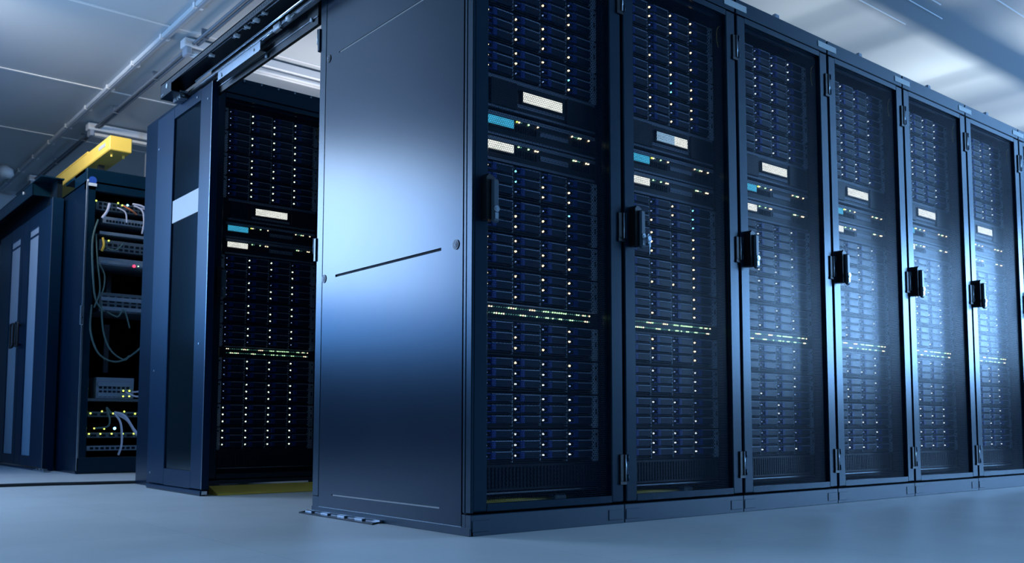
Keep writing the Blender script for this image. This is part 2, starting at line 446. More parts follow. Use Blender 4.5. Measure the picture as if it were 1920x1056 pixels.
ORD = ['first', 'second', 'third', 'fourth', 'fifth', 'sixth', 'seventh']
ROW = 'perforated-door cabinets of the long foreground row'
cabs = []
for k in range(7):
    extra = ['at the corner, with the broad side panel', 'keys hanging in its handle', 'right of the one with keys',
             'between third and fifth', 'between fourth and sixth', 'last one fully in view', 'cut off by right picture edge'][k]
    cabs.append(cabinet(k*W, 0, '%s cabinet of long row, %s' % (ORD[k], extra), ROW))
# key in the second door
d2 = [c for c in cabs[1].children if c.name.startswith('door')][0]
b = MB(); b.lathe((.074, -.052, .960), (0, 1, 0), [(-.003, .008), (.001, .009), (.003, .008)], 'steel', 14)
b.tube([(.074, -.050, .975), (.082, -.052, .968), (.080, -.054, .952), (.072, -.054, .948), (.067, -.052, .958), (.070, -.050, .972), (.074, -.050, .975)], .0018, 'bright', 6)
b.box(.072, .077, -.054, -.050, .905, .945, 'bright', .001); b.box(.076, .082, -.053, -.051, .930, .955, 'steel', .0008)
b.box(.068, .080, -.0535, -.0505, .940, .958, 'steel', .001)
o = b.build('key', d2); o['label'] = 'steel keys hanging from the lock'

# side panel of the corner cabinet: slots pressed into the sheet, locks, corner posts
def side_panel(parent):
    b = MB(); y0, y1, xa, xb = .048, .934, 0., .010
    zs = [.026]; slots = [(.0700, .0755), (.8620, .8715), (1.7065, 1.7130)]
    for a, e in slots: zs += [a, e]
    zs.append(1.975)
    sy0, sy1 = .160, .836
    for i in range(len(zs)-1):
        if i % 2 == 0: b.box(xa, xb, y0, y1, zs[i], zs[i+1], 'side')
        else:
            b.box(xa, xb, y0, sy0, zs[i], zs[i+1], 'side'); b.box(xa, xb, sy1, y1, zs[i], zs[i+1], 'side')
            b.box(.0068 if i == 3 else .0028, xb, sy0, sy1, zs[i], zs[i+1], 'side' if i == 3 else 'strip_and_slot_glint')  # pale backing paints a bright highlight into the top and bottom slots
    p = b.build('side_panel', parent); p['label'] = 'smooth satin dark blue side panel with three pressed slots'
    for y, z in ((.081, .869), (.921, .866), (.914, 1.709)):
        q = MB(); q.cyl((.001, y, z), (-.0025, y, z), .0155, 'black', 28); q.cyl((.0, y, z), (-.0035, y, z), .0100, 'gear', 24)
        q.cyl((.0, y, z), (-.0042, y, z), .0066, 'black', 20); q.cyl((.0, y, z), (-.005, y, z), .0030, 'grey', 12); q.build('panel_lock', p)
    q = MB()
    q.box(.0, .010, .0005, .043, .066, ZC-.002, 'cab', .002); q.box(-.002, .006, .028, .036, .066, ZC-.002, 'cab', .001)
    q.box(.0, .010, .938, D, .062, ZC-.002, 'cab', .002)
    q.build('corner_post', parent)
    q = MB(); q.box(-.002, .010, .002, D, .0, .024, 'plinth', .001); q.box(.0005, .010, .048, .934, .0245, .0255, 'steel')
    q.build('skirting', parent)
    for z in (1.76, .94):
        q = MB(); q.box(-.006, .012, D-.002, D+.014, z, z+.09, 'cab', .002); q.cyl((-.004, D+.014, z+.03), (-.004, D+.014, z+.09), .004, 'steel', 10); q.build('rear_hinge', parent)
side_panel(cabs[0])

b = MB()
b.prism([(-.055, .46), (.0, .50), (.0, 1.02), (-.055, .98)], 'z', 0, .005, 'black')
for k in range(4): b.box(-.040, -.025, .55+k*.12, .60+k*.12, .005, .012, 'steel', .001)
b.box(-.015, -.005, .48, .97, .005, .011, 'steel')
tag(b.build('floor_guide'), 'dark metal floor guide screwed down at the foot of the side panel', 'floor guide')

# ------------------------------------------------------------------ rack units
UX0, UX1 = .084, .597
TX0, TP = .1075, .1163
TOPS = [1.888, 1.773, 1.6585, 1.5445, 1.154, 1.0405, .9265, .8125, .650, .536, .423, .311]
def storage_chassis():
    b = MB(); h = .108
    b.box(TX0-.003, TX0+4*TP+.002, .014, .62, -h+.001, 0, 'chassis')
    b.box(TX0-.003, TX0+4*TP+.002, .002, .014, -h+.001, -h+.0045, 'trayedge')
    for c in range(5): b.box(TX0+c*TP-.003, TX0+c*TP-.0008, -.003, .014, -.104, -.0005, 'ear')
    return b.mesh('chassis')
def tray_mesh():
    b = MB(); w = TP-.005; h = .0308
    b.box(.048, w, -.003, .014, -.0245, -.001, 'tray', .001); b.box(.030, w, -.0050, .002, -.0030, 0, 'lip')
    b.box(0, .048, .0015, .014, -h+.0025, -.001, 'trayedge')
    b.box(0, .015, -.002, .0015, -.0065, -.001, 'tray'); b.box(0, w, .002, .012, -h+.001, -h+.0035, 'trayedge')
    return b.mesh('drive_tray')
def latch_mesh():
    b = MB()
    b.box(.029, .0465, -.006, .002, -.0245, -.0015, 'latch', .0012); b.box(.013, .029, -.004, .002, -.0065, -.0015, 'latch', .0008)
    b.box(.013, .029, -.004, .002, -.0245, -.0210, 'latch', .0008)
    b.box(.034, .0345, -.0065, -.0058, -.023, -.003, 'trayedge')
    return b.mesh('latch')
def led_mesh(kind, r):
    b = MB(); b.lathe((.0115, .002, -.0140), (0, -1, 0), [(0, r), (.003, r), (.0055, r*.75), (.0065, r*.3)], kind, 12)
    return b.mesh('status_light')
def ear_mesh():
    b = MB(); x = TX0+4*TP+.001
    b.box(x, x+.0225, -.006, .010, -.108, -.001, 'ear', .0015); b.cyl((x+.011, -.007, -.018), (x+.011, .0, -.018), .0045, 'black', 12)
    b.box(x+.008, x+.014, -.0066, -.005, -.062, -.045, 'black'); b.box(x+.004, x+.019, -.0064, -.005, -.075, -.040, 'ear')
    return b.mesh('rack_ear')
def ear_l_mesh():
    b = MB(); b.box(UX0, TX0-.004, -.006, .010, -.108, -.001, 'ear', .0015); b.cyl((UX0+.010, -.007, -.018), (UX0+.010, .0, -.018), .0045, 'black', 12)
    return b.mesh('rack_ear')
ME.update(chassis=storage_chassis(), tray=tray_mesh(), latch=latch_mesh(), ear=ear_mesh(), earl=ear_l_mesh(),
          w=led_mesh('warm', .0034), m=led_mesh('mid', .0030), d=led_mesh('dim', .0024), c=led_mesh('cyan', .0032), cool=led_mesh('cool', .0035))

# status lights as seen: per unit, columns 1..4, rows top..bottom
PAT1 = ['wdd wwd www wwd', 'wdw wwd wwd dww', 'wdd www www wdw', 'www wwd wdd wcw', 'wwd ccd dww dww', 'ddd dww dww cwd', 'wwd wwd dww www', 'wwd wdw wwd wwd',
        'ddd dww ddw wwd', 'ddd wmm mmm wmd', 'ddd mmm mmm mmm', 'ddd mmm mmm mmm']
PAT2 = ['ddd wwd www wwd', 'ddd ddw ddw wdw', 'ddd dwd wcc dww', 'ddd wwd wdw wwd', 'ddd ddw wwd ccc', 'ddd www ddd www', 'ddd ddw ddw www', 'ddd ddw ddd www',
        'ddd wwm ddd www', 'ddd mdd ddd mmm', 'ddd mdd mdd ddm', 'ddd mmm mmm mmm']
PATR = ['ddd wwd dww wdw', 'ddd wwd wwd www', 'ddd www dww www', 'ddd www www www', 'ddd wwd wwd dww', 'ddd wwd dww wwd', 'ddd wwd dww wwd', 'ddd wwd wwd wwd',
        'ddd wwd wwd wwd', 'ddd www www www', 'www www www www', 'www www www www']
def storage(x, y, z, pat, label, group, cool=False):
    t = thing('storage_server', (x, y, z), label, 'server', group)
    place(ME['chassis'], 'chassis', t); place(ME['ear'], 'rack_ear', t); place(ME['earl'], 'rack_ear', t)
    for c, s in enumerate(pat.split()):
        for r in range(3):
            q = place(ME['tray'], 'drive_tray', t, (TX0+c*TP, -.001, -.002-r*.0337))
            place(ME['latch'], 'latch', q)
            place(ME['cool' if cool and s[r] == 'w' else s[r]], 'status_light', q)
    return t

def dots(name, kinds, pts, r, parent, y=-.006):
    b = MB()
    for (x, z), k in zip(pts, kinds): b.lathe((x, y+.004, z), (0, -1, 0), [(0, r), (.003, r), (.0045, r*.6)], k, 8)
    return b.build(name, parent)
def appliance_base(h, name='chassis'):
    b = MB(); b.box(UX0+.012, UX1-.004, .0, .60, -h, 0, 'chassis', .001)
    b.box(UX0, UX0+.013, -.002, .004, -h, 0, 'chassis'); b.box(UX1-.013, UX1, -.002, .004, -h, 0, 'chassis')
    return b.mesh(name)
ME['a_ch'] = appliance_base(.108); ME['b_ch'] = appliance_base(.0775); ME['s_ch'] = appliance_base(.056); 
b = MB(); b.box(.118, .588, -.004, .002, -.013, -.001, 'strip'); b.box(.118, .588, -.004, .002, -.106, -.099, 'strip')
b.box(.24, .445, -.004, .002, -.088, -.076, 'strip'); ME['a_bez'] = b.mesh('bezel')
b = MB()
b.box(.124, .236, -.012, .0, -.099, -.013, 'chassis', .003); b.box(.450, .575, -.012, .0, -.099, -.013, 'chassis', .003)
b.box(.236, .450, -.006, .0, -.076, -.013, 'chassis', .002); ME['a_cov'] = b.mesh('cover')
b = MB(); b.box(.250, .432, -.014, -.004, -.0745, -.028, 'black', .003); ME['a_fr'] = b.mesh('display_frame')
ME['a_lcd'] = MB().box(.256, .426, -.0155, -.013, -.069, -.036, 'lcd_white', .0005).mesh('display')
b = MB(); b.box(.256, .352, -.0155, -.013, -.069, -.036, 'lcd_half'); b.box(.352, .426, -.0155, -.013, -.069, -.036, 'lcd_white'); ME['a_lcd2'] = b.mesh('display')
b = MB(); b.box(.110, .590, -.004, .002, -.0135, -.001, 'strip'); b.box(.339, .464, -.003, .002, -.0465, -.030, 'strip')
b.box(.110, .590, -.002, .002, -.0765, -.070, 'strip')
for k in range(9): b.box(.236+k*.0105, .242+k*.0105, -.002, .001, -.050, -.028, 'inner')
for k in range(8): b.box(.485+k*.0105, .490+k*.0105, -.002, .001, -.050, -.030, 'inner')
ME['b_bez'] = b.mesh('bezel')
ME['b_lcdw'] = MB().box(.118, .2215, -.009, -.004, -.0440, -.0180, 'lcd_white', .0005).mesh('display')
ME['b_lcdb'] = MB().box(.118, .2215, -.009, -.004, -.0440, -.0180, 'lcd_blue', .0005).mesh('display')
ME['b_fr'] = MB().box(.112, .228, -.006, .0, -.050, -.0140, 'black', .002).mesh('display_frame')
def ledrow(xs):
    b = MB()
    for x, k in xs: 
        r = .0028 if k != 'greendim' else .0014
        b.lathe((x, .0, -.0175), (0, -1, 0), [(0, r), (.004, r), (.006, r*.5)], k, 8)
    return b.mesh('indicator_lights')
ME['b_l1'] = ledrow([(.240, 'lime'), (.249, 'warm'), (.258, 'greendim'), (.289, 'green'), (.329, 'warm'), (.482, 'warm'), (.492, 'greendim'), (.500, 'greendim'), (.512, 'green'), (.522, 'warm'), (.560, 'warm')])
ME['b_l2'] = ledrow([(.247, 'green'), (.257, 'greendim'), (.289, 'green'), (.318, 'warm'), (.328, 'warm'), (.489, 'green'), (.499, 'warm'), (.509, 'greendim'), (.517, 'greendim'), (.548, 'warm'), (.558, 'warm')])
def switch_leds():
    b = MB(); r0 = 'ww......gwwg.....www...ggg.ggggggg....gg.wg.w'; r1 = '..gwggw......gwg....g...gg.g..gg...gg.....ww.'
    for z, row in ((-.0135, r0), (-.0335, r1)):
        for i, ch in enumerate(row):
            k = {'w': 'warm', 'g': 'green', '.': 'greendim'}[ch]; r = .0026 if ch != '.' else .0014
            x = .129+i*(.431/(len(row)-1)); b.lathe((x, .0, z), (0, -1, 0), [(0, r), (.003, r), (.0045, r*.5)], k, 8)
    return b.mesh('port_lights')
ME['sw'] = switch_leds()
b = MB()
for i in range(24): b.box(.126+i*.018, .140+i*.018, -.001, .002, -.049, -.039, 'inner')
b.box(.118, .585, -.003, .001, -.003, -.001, 'ear')
ME['sw_p'] = b.mesh('ports')
b = MB(); b.box(.100, .594, .0, .12, -.082, 0, 'chassis', .001)
for i in range(33): b.box(.112+i*.0143, .1185+i*.0143, -.004, .0, -.074, -.008, 'chassis', .001)
ME['vent'] = b.mesh('vent_panel')
b = MB()
for i in range(32): b.box(.1190+i*.0143, .1255+i*.0143, -.0012, .0005, -.072, -.010, 'inner')
ME['ventslots'] = b.mesh('slots')

def fill(x, y, where, pats, gsuf, half=False):
    yy = y+REC
    for i, z in enumerate(TOPS):
        pos = ['topmost drive shelf', 'second drive shelf from the top', 'third drive shelf from the top', 'drive shelf just above the large display unit',
               'drive shelf right under the displays', 'second drive shelf under the displays', 'third drive shelf under the displays', 'drive shelf just above the switch',
               'drive shelf just under the switch', 'second drive shelf under the switch', 'second drive shelf from the bottom', 'lowest drive shelf'][i]
        storage(x, yy, z, pats[i], '%s, blue latches, %s' % (pos, where), 'drive shelves in the server cabinets', cool=(y > 1))
    t = thing('display_appliance', (x, yy, 1.437), 'tall dark unit, central %s display, %s' % ('half-blue' if half else 'white', where), 'rack appliance', 'large display units')
    for n, nm in (('a_ch', 'chassis'), ('a_bez', 'bezel'), ('a_cov', 'cover'), ('a_fr', 'display_frame'), ('a_lcd2' if half else 'a_lcd', 'display')): place(ME[n], nm, t)
    for z, l, lcd, nm in ((1.3185, 'b_l1', 'b_lcdb', 'bright blue'), (1.2370, 'b_l2', 'b_lcdw', 'white')):
        t = thing('control_server', (x, yy, z), 'slim server with small %s display at left, %s' % (nm, where), 'server', 'slim display servers')
        for n, m_ in (('b_ch', 'chassis'), ('b_bez', 'bezel'), ('b_fr', 'display_frame'), (lcd, 'display'), (l, 'indicator_lights')): place(ME[n], m_, t)
    t = thing('network_switch', (x, yy, .7065), 'network switch, two rows of green lights, %s' % where, 'network switch', 'network switches at mid height')
    for n, m_ in (('s_ch', 'chassis'), ('sw', 'port_lights'), ('sw_p', 'ports')): place(ME[n], m_, t)
    t = thing('fan_unit', (x, yy, .2020), 'black slotted fan panel at foot of %s' % where, 'fan unit', 'slotted panels at the cabinet feet')
    place(ME['vent'], 'vent_panel', t); place(ME['ventslots'], 'slots', t)

def rand_pat(pw):
    return [' '.join(''.join('w' if random.random() < pw else ('m' if random.random() < .45 else 'd') for _ in range(3)) for _ in range(4)) for _ in range(12)]
for k in range(7):
    fill(k*W, 0, ORD[k]+' cabinet of long row', PAT1 if k == 0 else PAT2 if k == 1 else rand_pat(.0), k, half=(k == 1))

# yellow cable trunk lying in the bottom of the first two cabinets
for k, nm in ((0, 'first'), (1, 'second')):
    b = MB()
    for j in range(5):
        b.tube([(.10+k*W, .11+j*.03, ZP+.02), (.22+k*W, .10+j*.035, ZP+.024), (.38+k*W, .12+j*.04, ZP+.020), (.56+k*W, .16+j*.05, ZP+.022)], .007, 'cable_yellow', 8)
    b.box(.42+k*W, .47+k*W, .10, .14, ZP+.012, ZP+.034, 'white', .004)
    tag(b.build('cable_bundle'), 'yellow cable bundle lying on the floor of the %s cabinet of the long row' % nm, 'cable bundle', 'yellow bundles in the cabinet bottoms')

# ladder added out of view over the long row to cast dark ceiling bands
b = MB(); b.box(1.9, 9, .735, .84, 2.38, 2.46, 'cab'); b.box(1.9, 9, 1.20, 1.25, 2.38, 2.46, 'cab')
for k in range(16): b.box(2.1+k*.42, 2.13+k*.42, .83, 1.20, 2.38, 2.40, 'cab')
for k in range(5): b.box(2.2+k*.64*2, 2.24+k*.64*2, .77, .81, ZC, 2.38, 'cab')
tag(b.build('shadow_ladder'), 'added dark ladder, unseen above the long cabinet row, casting bands on the ceiling', 'shadow blocker')

# ------------------------------------------------------------------ second row, seen through the open doorway
X2, Y2 = .020, 2.109
cab2 = cabinet(X2, Y2, 'dark cabinet full of lit drives seen through the open sliding doorway', 'second row', plinth=False, plate=False)
b = MB()
for x in (.02, .56):
    for y in (.004, D-.08): MB().box(x, x+.06, y, y+.046, .0, ZP, 'plinth', .002).build('foot', cab2)
b.box(.004, .636, .01, .03, ZP-.018, ZP, 'plinth')
b.build('front_sill', cab2)
b = MB(); b.box(.0, .016, .0, .03, .062, ZC, 'cab', .003); b.box(.001, .010, .03, D, .002, ZC, 'side'); b.build('side_panel', cab2)
b = MB(); b.box(.0, .64, .004, .02, ZC, ZC+.022, 'cab'); 
for k in range(7): b.cyl((.06+k*.09, .002, ZC+.012), (.06+k*.09, -.003, ZC+.012), .004, 'steel', 8)
b.build('top_trim', cab2)
fill(X2, Y2, 'cabinet seen through doorway', PATR, 9)
tag(MB().prism([(1.985, .0), (1.985, .003), (2.105, .038), (2.105, .0)], 'x', .045, .60, 'yellow').build('tilted_floor_strip'), 'yellow floor strip tilted up to catch light at the foot of the cabinet in the doorway', 'floor strip')  # yellow floor strip shaped as a wedge so that it catches light

# sliding door leaf, slid over the end of the second row
t = thing('sliding_door', (-.030, 2.0, 0), 'dark sliding door leaf with tall tinted window and white strip, left of the doorway', 'sliding door')
def leaf(parent, y0, y1, g0, g1, zb, zt, gz0, gz1, glass, m='leaf', x0=0., x1=.032):
    b = MB()
    b.box(x0, x1, y0, g0, zb, zt, m, .003); b.box(x0, x1, g1, y1, zb, zt, m, .003)
    b.box(x0+.0003, x1, g0, g1, zb, gz0, m); b.box(x0+.0003, x1, g0, g1, gz1, zt, m)
    b.build('door_frame', parent)
    return MB().box(x0+.008, x0+.014, g0, g1, gz0, gz1, glass).build('window', parent)
w_ = leaf(t, .0, .755, .145, .505, .028, 1.936, .108, 1.880, 'darkglass')
MB().box(.004, .008, .145, .505, 1.338, 1.452, 'strip_and_slot_glint').build('white_strip', t)
b = MB(); b.box(-.006, .030, .0, .745, .004, .024, 'leaf', .003); b.box(.0, .026, -.002, .004, .006, .022, 'bright'); b.box(-.004, .02, .01, .74, .0, .005, 'black'); b.build('bottom_rail', t)
b = MB(); b.box(-.002, .0305, -.006, .002, .03, 1.93, 'leaf', .001); b.box(-.003, .0, -.004, .0, .03, 1.93, 'steel'); b.build('edge_strip', t)
for y, z in ((.19, 1.905), (.70, .080), (.72, 1.77), (.69, .60), (.08, .70), (.05, 1.86)):
    MB().cyl((.001, y, z), (-.003, y, z), .005, 'steel', 10).build('screw', t)

# sliding-door track beam across the aisle
t = thing('track_beam', (0, 0, 0), 'black overhead sliding-door track crossing above the open doorway', 'door track')
b = MB()
b.box(-.118, .0, .02, 2.462, 2.018, 2.024, 'track')                   # top plate
b.box(-.118, -.113, .02, 2.31, 1.992, 2.024, 'track', .001)            # outer lip
b.box(-.118, -.113, 2.31, 2.462, 1.950, 2.024, 'track', .001)          # deep end plate
b.box(-.118, -.002, 2.300, 2.462, 1.950, 1.953, 'track')
b.box(-.118, -.002, 2.458, 2.462, 1.950, 2.02, 'track')
b.build('channel', t)
b = MB(); b.box(-.002, .012, 1.005, 2.095, 1.876, 2.024, 'black'); b.box(-.006, -.001, 1.005, 1.99, 1.905, 1.909, 'steel')
b.box(-.004, -.001, 1.1, 1.95, 1.93, 1.99, 'track'); b.build('header_board', t)
b = MB()
for k in range(110): b.box(-.1188, -.1178, .06+k*.0205, .070+k*.0205, 2.003, 2.013, 'black')
b.build('perforated_edge', t)
MB().cyl((-.055, .1, 1.970), (-.055, 2.15, 1.968), .0045, 'bright', 12).build('guide_rod', t)
b = MB(); b.box(-.040, -.020, .1, 2.30, 1.945, 1.951, 'steel', .001); b.box(-.040, -.037, .1, 2.30, 1.945, 1.962, 'bright'); b.build('running_rail', t)
b = MB(); b.tube([(-.100, 2.25, 2.010), (-.098, 1.90, 2.006), (-.096, 1.35, 2.003), (-.095, .6, 2.0)], .0028, 'steel', 8); b.build('tension_wire', t)
for y, s in ((1.86, 1), (1.58, 1.2), (1.47, .9), (1.30, .8), (1.38, 1.3)):
    b = MB(); b.cyl((-.104, y, 2.0), (-.080, y, 2.0), .011*s, 'white', 14); b.cyl((-.106, y, 2.0), (-.078, y, 2.0), .005, 'steel', 8); b.box(-.10, -.085, y-.02*s, y+.03*s, 1.993, 2.004, 'bright', .002)
    b.build('pulley', t)
for y, s in ((2.36, 1.), (2.39, .8), (2.41, 1.2), (2.33, .9)):
    b = MB(); b.cyl((-.09+.03*s, y, 1.948), (-.05+.02*s, y, 1.948), .012*s, 'bright', 14); b.box(-.07, -.03, y-.010, y+.008, 1.930, 1.972, 'steel', .003); b.build('roller', t)
MB().cyl((-.1185, 2.37, 1.993), (-.1205, 2.37, 1.993), .012, 'white', 16).build('cap', t)
for y in (2.42, 2.44): MB().cyl((-.118, y, 1.962), (-.121, y, 1.962), .0055, 'bright', 10).build('screw', t)
b = MB(); b.box(-.046, -.043, 1.44, 1.90, 1.898, 1.938, 'steel', .001); b.box(-.048, -.020, 1.44, 1.90, 1.938, 1.941, 'bright')
b.box(-.050, -.020, 1.44, 1.90, 1.895, 1.899, 'steel'); b.cyl((-.047, 1.50, 1.918), (-.044, 1.50, 1.918), .007, 'black', 12)
b.cyl((-.05, 1.86, 1.912), (-.040, 1.86, 1.912), .012, 'bright', 12)
b.build('door_carriage', t)
b = MB(); b.box(-.055, -.035, 1.24, 1.30, 1.925, 1.955, 'bright', .003); b.cyl((-.045, 1.30, 1.94), (-.045, 1.42, 1.935), .0035, 'steel', 8)
b.cyl((-.045, 1.12, 1.945), (-.045, 1.24, 1.94), .0045, 'bright', 8); b.lathe((-.045, 1.15, 1.944), (0, 1, 0), [(0, .006), (.01, .012), (.03, .012), (.04, .006)], 'white', 12)
b.build('tensioner', t)
for y, z in ((1.46, 1.888), (1.05, 1.905)): MB().cyl((-.001, y, z), (-.012, y, z), .008, 'steel', 10).build('screw', t)

# ------------------------------------------------------------------ third row: open rack with cables
X3, Y3 = .040, 4.373; Z3 = 2.045
t = thing('open_rack', (X3, Y3, 0), 'open black rack full of loose cables and small yellow lights at the left', 'server rack')
b = MB()
b.box(.0, .012, .0, D, .0, 1.955, 'side'); b.box(.628, .64, .0, D, .0, Z3, 'side'); b.box(.0, .64, D-.012, D, 0, Z3-.1, 'inner')
b.box(.0, .64, .0, D, 1.945, 1.957, 'cab'); b.box(.012, .628, .01, D, .0, .10, 'cab')
b.build('frame', t)
b = MB(); b.box(.012, .060, .0, .04, .10, 1.945, 'cab', .003); b.box(.59, .628, .0, .04, .10, 1.945, 'cab', .003); b.box(-.001, .012, -.004, .004, .02, 1.95, 'steel', .002); b.build('front_post', t)
b = MB(); b.box(.0, .64, .0, .05, 1.895, Z3, 'cab', .004); b.box(.0, .64, .05, .55, Z3-.02, Z3, 'cab'); b.box(.0, .02, .05, .30, 1.957, Z3, 'cab'); b.build('top_fascia', t)
b = MB(); b.box(.0, .64, -.004, .02, .004, .108, 'cab', .003); b.build('base_panel', t)
b = MB(); b.cyl((.036, .0, 1.962), (.036, -.006, 1.962), .026, 'bluesign', 24); b.box(.010, .062, -.010, -.002, 1.922, 1.942, 'white', .004); b.cyl((.008, -.006, 1.957), (.008, .0, 1.957), .008, 'white', 10); b.build('badge', t)
b = MB(); b.box(-.012, .010, -.018, .0, .98, 1.11, 'steel', .003); b.cyl((-.001, -.02, 1.03), (-.001, -.018, 1.03), .007, 'bright', 10); b.build('handle', t)
b = MB(); b.box(.30, .335, .55, .57, 1.15, 1.44, 'steel'); b.box(.30, .335, .55, .57, .70, 1.05, 'steel'); b.build('rear_strut', t)

def gear(z, h, x0, x1, label, kind, mat='gear', ports=0, slots=0, depth=.4):
    g = thing(kind, (X3, Y3+.03, z), label, kind.replace('_', ' '), 'equipment in the open cabled rack')
    MB().box(x0, x1, .0, depth, .0, h, mat, .002).build('chassis', g)
    if ports:
        b = MB()
        for i in range(ports):
            for j in range(max(1, int(h/.03))):
                xx = x0+.02+(x1-x0-.04)*i/ports
                b.box(xx, xx+(x1-x0-.04)/ports*.65, -.003, .002, .008+j*.028, .024+j*.028, 'inner')
        b.build('ports', g)
    if slots:
        b = MB()
        for i in range(slots): b.box(x0+.01, x1-.01, -.006, .002, h*(i+.15)/slots, h*(i+.55)/slots, 'gearlite', .001)
        b.build('front_plates', g)
    return g
gear(1.775, .060, .07, .58, 'patch panel at the very top of the cabled rack', 'patch_panel', 'gear', 16)
gear(1.690, .045, .12, .58, 'second dark patch panel from the top of the cabled rack', 'patch_panel', 'gearlite', 20)
gear(1.610, .022, .10, .58, 'thin pale shelf under the upper panels of the cabled rack', 'rack_shelf', 'gearlite')
gear(1.500, .075, .10, .58, 'grey unit above the red light in the cabled rack', 'network_device', 'gear', 12)
gear(1.405, .050, .10, .58, 'slim grey unit carrying the red light in the cabled rack', 'network_device', 'gearlite', 0, 1)
gear(1.085, .130, .115, .58, 'tall grey module cage at mid height of the cabled rack', 'module_cage', 'gear', 9, 2)
gear(.500, .140, .115, .36, 'boxy grey unit on a shelf low in the cabled rack', 'network_device', 'gearlite', 7, 2)
gear(.480, .018, .06, .58, 'shelf under the boxy unit low in the cabled rack', 'rack_shelf', 'gear')
gear(.375, .035, .07, .58, 'upper yellow-lit strip unit low in the cabled rack', 'power_strip', 'gear', 8)
gear(.235, .035, .07, .58, 'lower yellow-lit strip unit low in the cabled rack', 'power_strip', 'gear', 8)
gear(.150, .032, .07, .58, 'pale patch strip at the foot of the cabled rack', 'patch_panel', 'gearlite', 14)

def lamp(x, z, kind, label, grp=None, r=.007):
    b = MB(); b.lathe((X3+x, Y3+.025, z), (0, -1, 0), [(0, r), (.004, r), (.008, r*.5)], kind, 12)
    o = b.build('indicator_lamp'); tag(o, label, 'indicator light', grp); return o
# rays taken from the photograph onto the rack's face, metres from its left edge
YL = 'small yellow-green lights in the cabled rack'
lamps = [(.050, 1.835, 'top row, left of the pair'), (.070, 1.833, 'top row, right of the pair'), (.212, 1.838, 'top row, middle'), (.240, 1.826, 'top row, just left of the blue light'),
         (.160, 1.570, 'alone on the grey unit above the red light'),
         (.060, .560, 'alone left of the boxy unit'), (.290, .552, 'upper left of the square of four'), (.330, .553, 'upper right of the square of four'),
         (.290, .515, 'lower left of the square of four'), (.330, .516, 'lower right of the square of four')]
for i in range(6): lamps.append((.085+.072*i, .412 if i % 2 else .398, '%s from the left on the upper strip' % ORD[i]))
for i in range(6): lamps.append((.080+.072*i, .262, '%s from the left on the lower strip' % ORD[i]))
lamps += [(.112, .298, 'left one just above the lower strip'), (.175, .295, 'right one just above the lower strip')]
for x, z, l in lamps: lamp(x, z, 'lime', 'tiny yellow-green light, '+l, YL, .0052)
lamp(.275, 1.832, 'bluelamp', 'tiny blue light at the top of the cabled rack', r=.007)
lamp(.332, 1.413, 'red', 'small red light at mid height of the cabled rack', r=.0095)
lamp(.360, 1.415, 'green', 'small green light beside the red one in the cabled rack', r=.004)
lamp(.242, .298, 'bluelamp', 'bright blue-white light low in the cabled rack', r=.009)

def cable(pts, r, mat, label, grp='loose cables in the open rack'):
    b = MB(); b.tube([(X3+x, Y3+y, z) for x, y, z in pts], r, mat, 8)
    tag(b.build('network_cable'), label, 'cable', grp)
cable([(.31, .0, 1.83), (.36, -.02, 1.80), (.375, -.02, 1.72), (.37, .0, 1.64)], .006, 'cable_white', 'pale cable drooping at top right of the open rack, inner one')
cable([(.34, .0, 1.82), (.40, -.02, 1.80), (.41, -.02, 1.72), (.40, .0, 1.64)], .006, 'cable_white', 'pale cable drooping at top right of the open rack, outer one')
cable([(.30, .0, 1.84), (.36, -.02, 1.83), (.44, -.02, 1.79), (.56, .0, 1.80)], .007, 'cable_white', 'pale cable crossing under the blue light of the open rack')
cable([(.15, .0, 1.82), (.13, -.02, 1.76), (.10, -.02, 1.71)], .009, 'cable_white', 'thick pale cable slanting down at top left of the open rack')
cable([(.20, .0, 1.80), (.25, -.02, 1.77), (.26, -.02, 1.70)], .005, 'cable_white', 'thin pale cable looping at the top middle of the open rack')
cable([(.24, .0, 1.82), (.29, -.02, 1.79), (.33, .0, 1.77)], .006, 'cable_orange', 'orange cable beside the blue light of the open rack')
cable([(.115, .0, 1.58), (.118, -.02, 1.53), (.112, .0, 1.49)], .008, 'cable_yellow', 'short yellow cable left of the grey unit in the open rack')
cable([(.13, .0, 1.52), (.19, -.03, 1.50), (.25, .0, 1.56)], .005, 'cable_green', 'green cable bowing in front of the grey unit in the open rack')
cable([(.08, .0, 1.70), (.045, -.02, 1.55), (.055, -.03, 1.30), (.08, -.02, 1.15), (.14, .0, 1.08)], .006, 'cable_green', 'long green cable down the left post of the open rack')
cable([(.07, .0, 1.60), (.08, -.03, 1.40), (.10, -.03, 1.22), (.07, -.02, 1.10)], .005, 'cable_green', 'second green cable down the left post of the open rack')
cable([(.10, .0, 1.40), (.13, -.02, 1.32), (.12, -.03, 1.22), (.10, .0, 1.18)], .005, 'cable_green', 'short green loop under the red-lit unit of the open rack')
cable([(.06, .0, 1.12), (.05, -.03, .95), (.10, -.04, .80), (.20, -.04, .745), (.30, -.03, .78), (.41, -.02, .90), (.42, .0, 1.10)], .006, 'cable_green', 'big green loop hanging below the module cage, wider one')
cable([(.12, .0, 1.15), (.13, -.03, .95), (.18, -.04, .82), (.27, -.03, .76), (.31, .0, .79)], .006, 'cable_green', 'big green loop hanging below the module cage, narrower one')
cable([(.16, .0, 1.08), (.22, -.03, 1.05), (.26, -.03, 1.10), (.31, .0, .98)], .005, 'cable_green', 'green cable across the foot of the module cage')
cable([(.34, .0, .545), (.38, -.02, .55), (.45, .0, .58)], .006, 'cable_white', 'short pale cable leaving the square of four lights, upper one')
cable([(.30, .0, .545), (.36, -.02, .515), (.46, .0, .525)], .006, 'cable_white', 'short pale cable leaving the square of four lights, lower one')
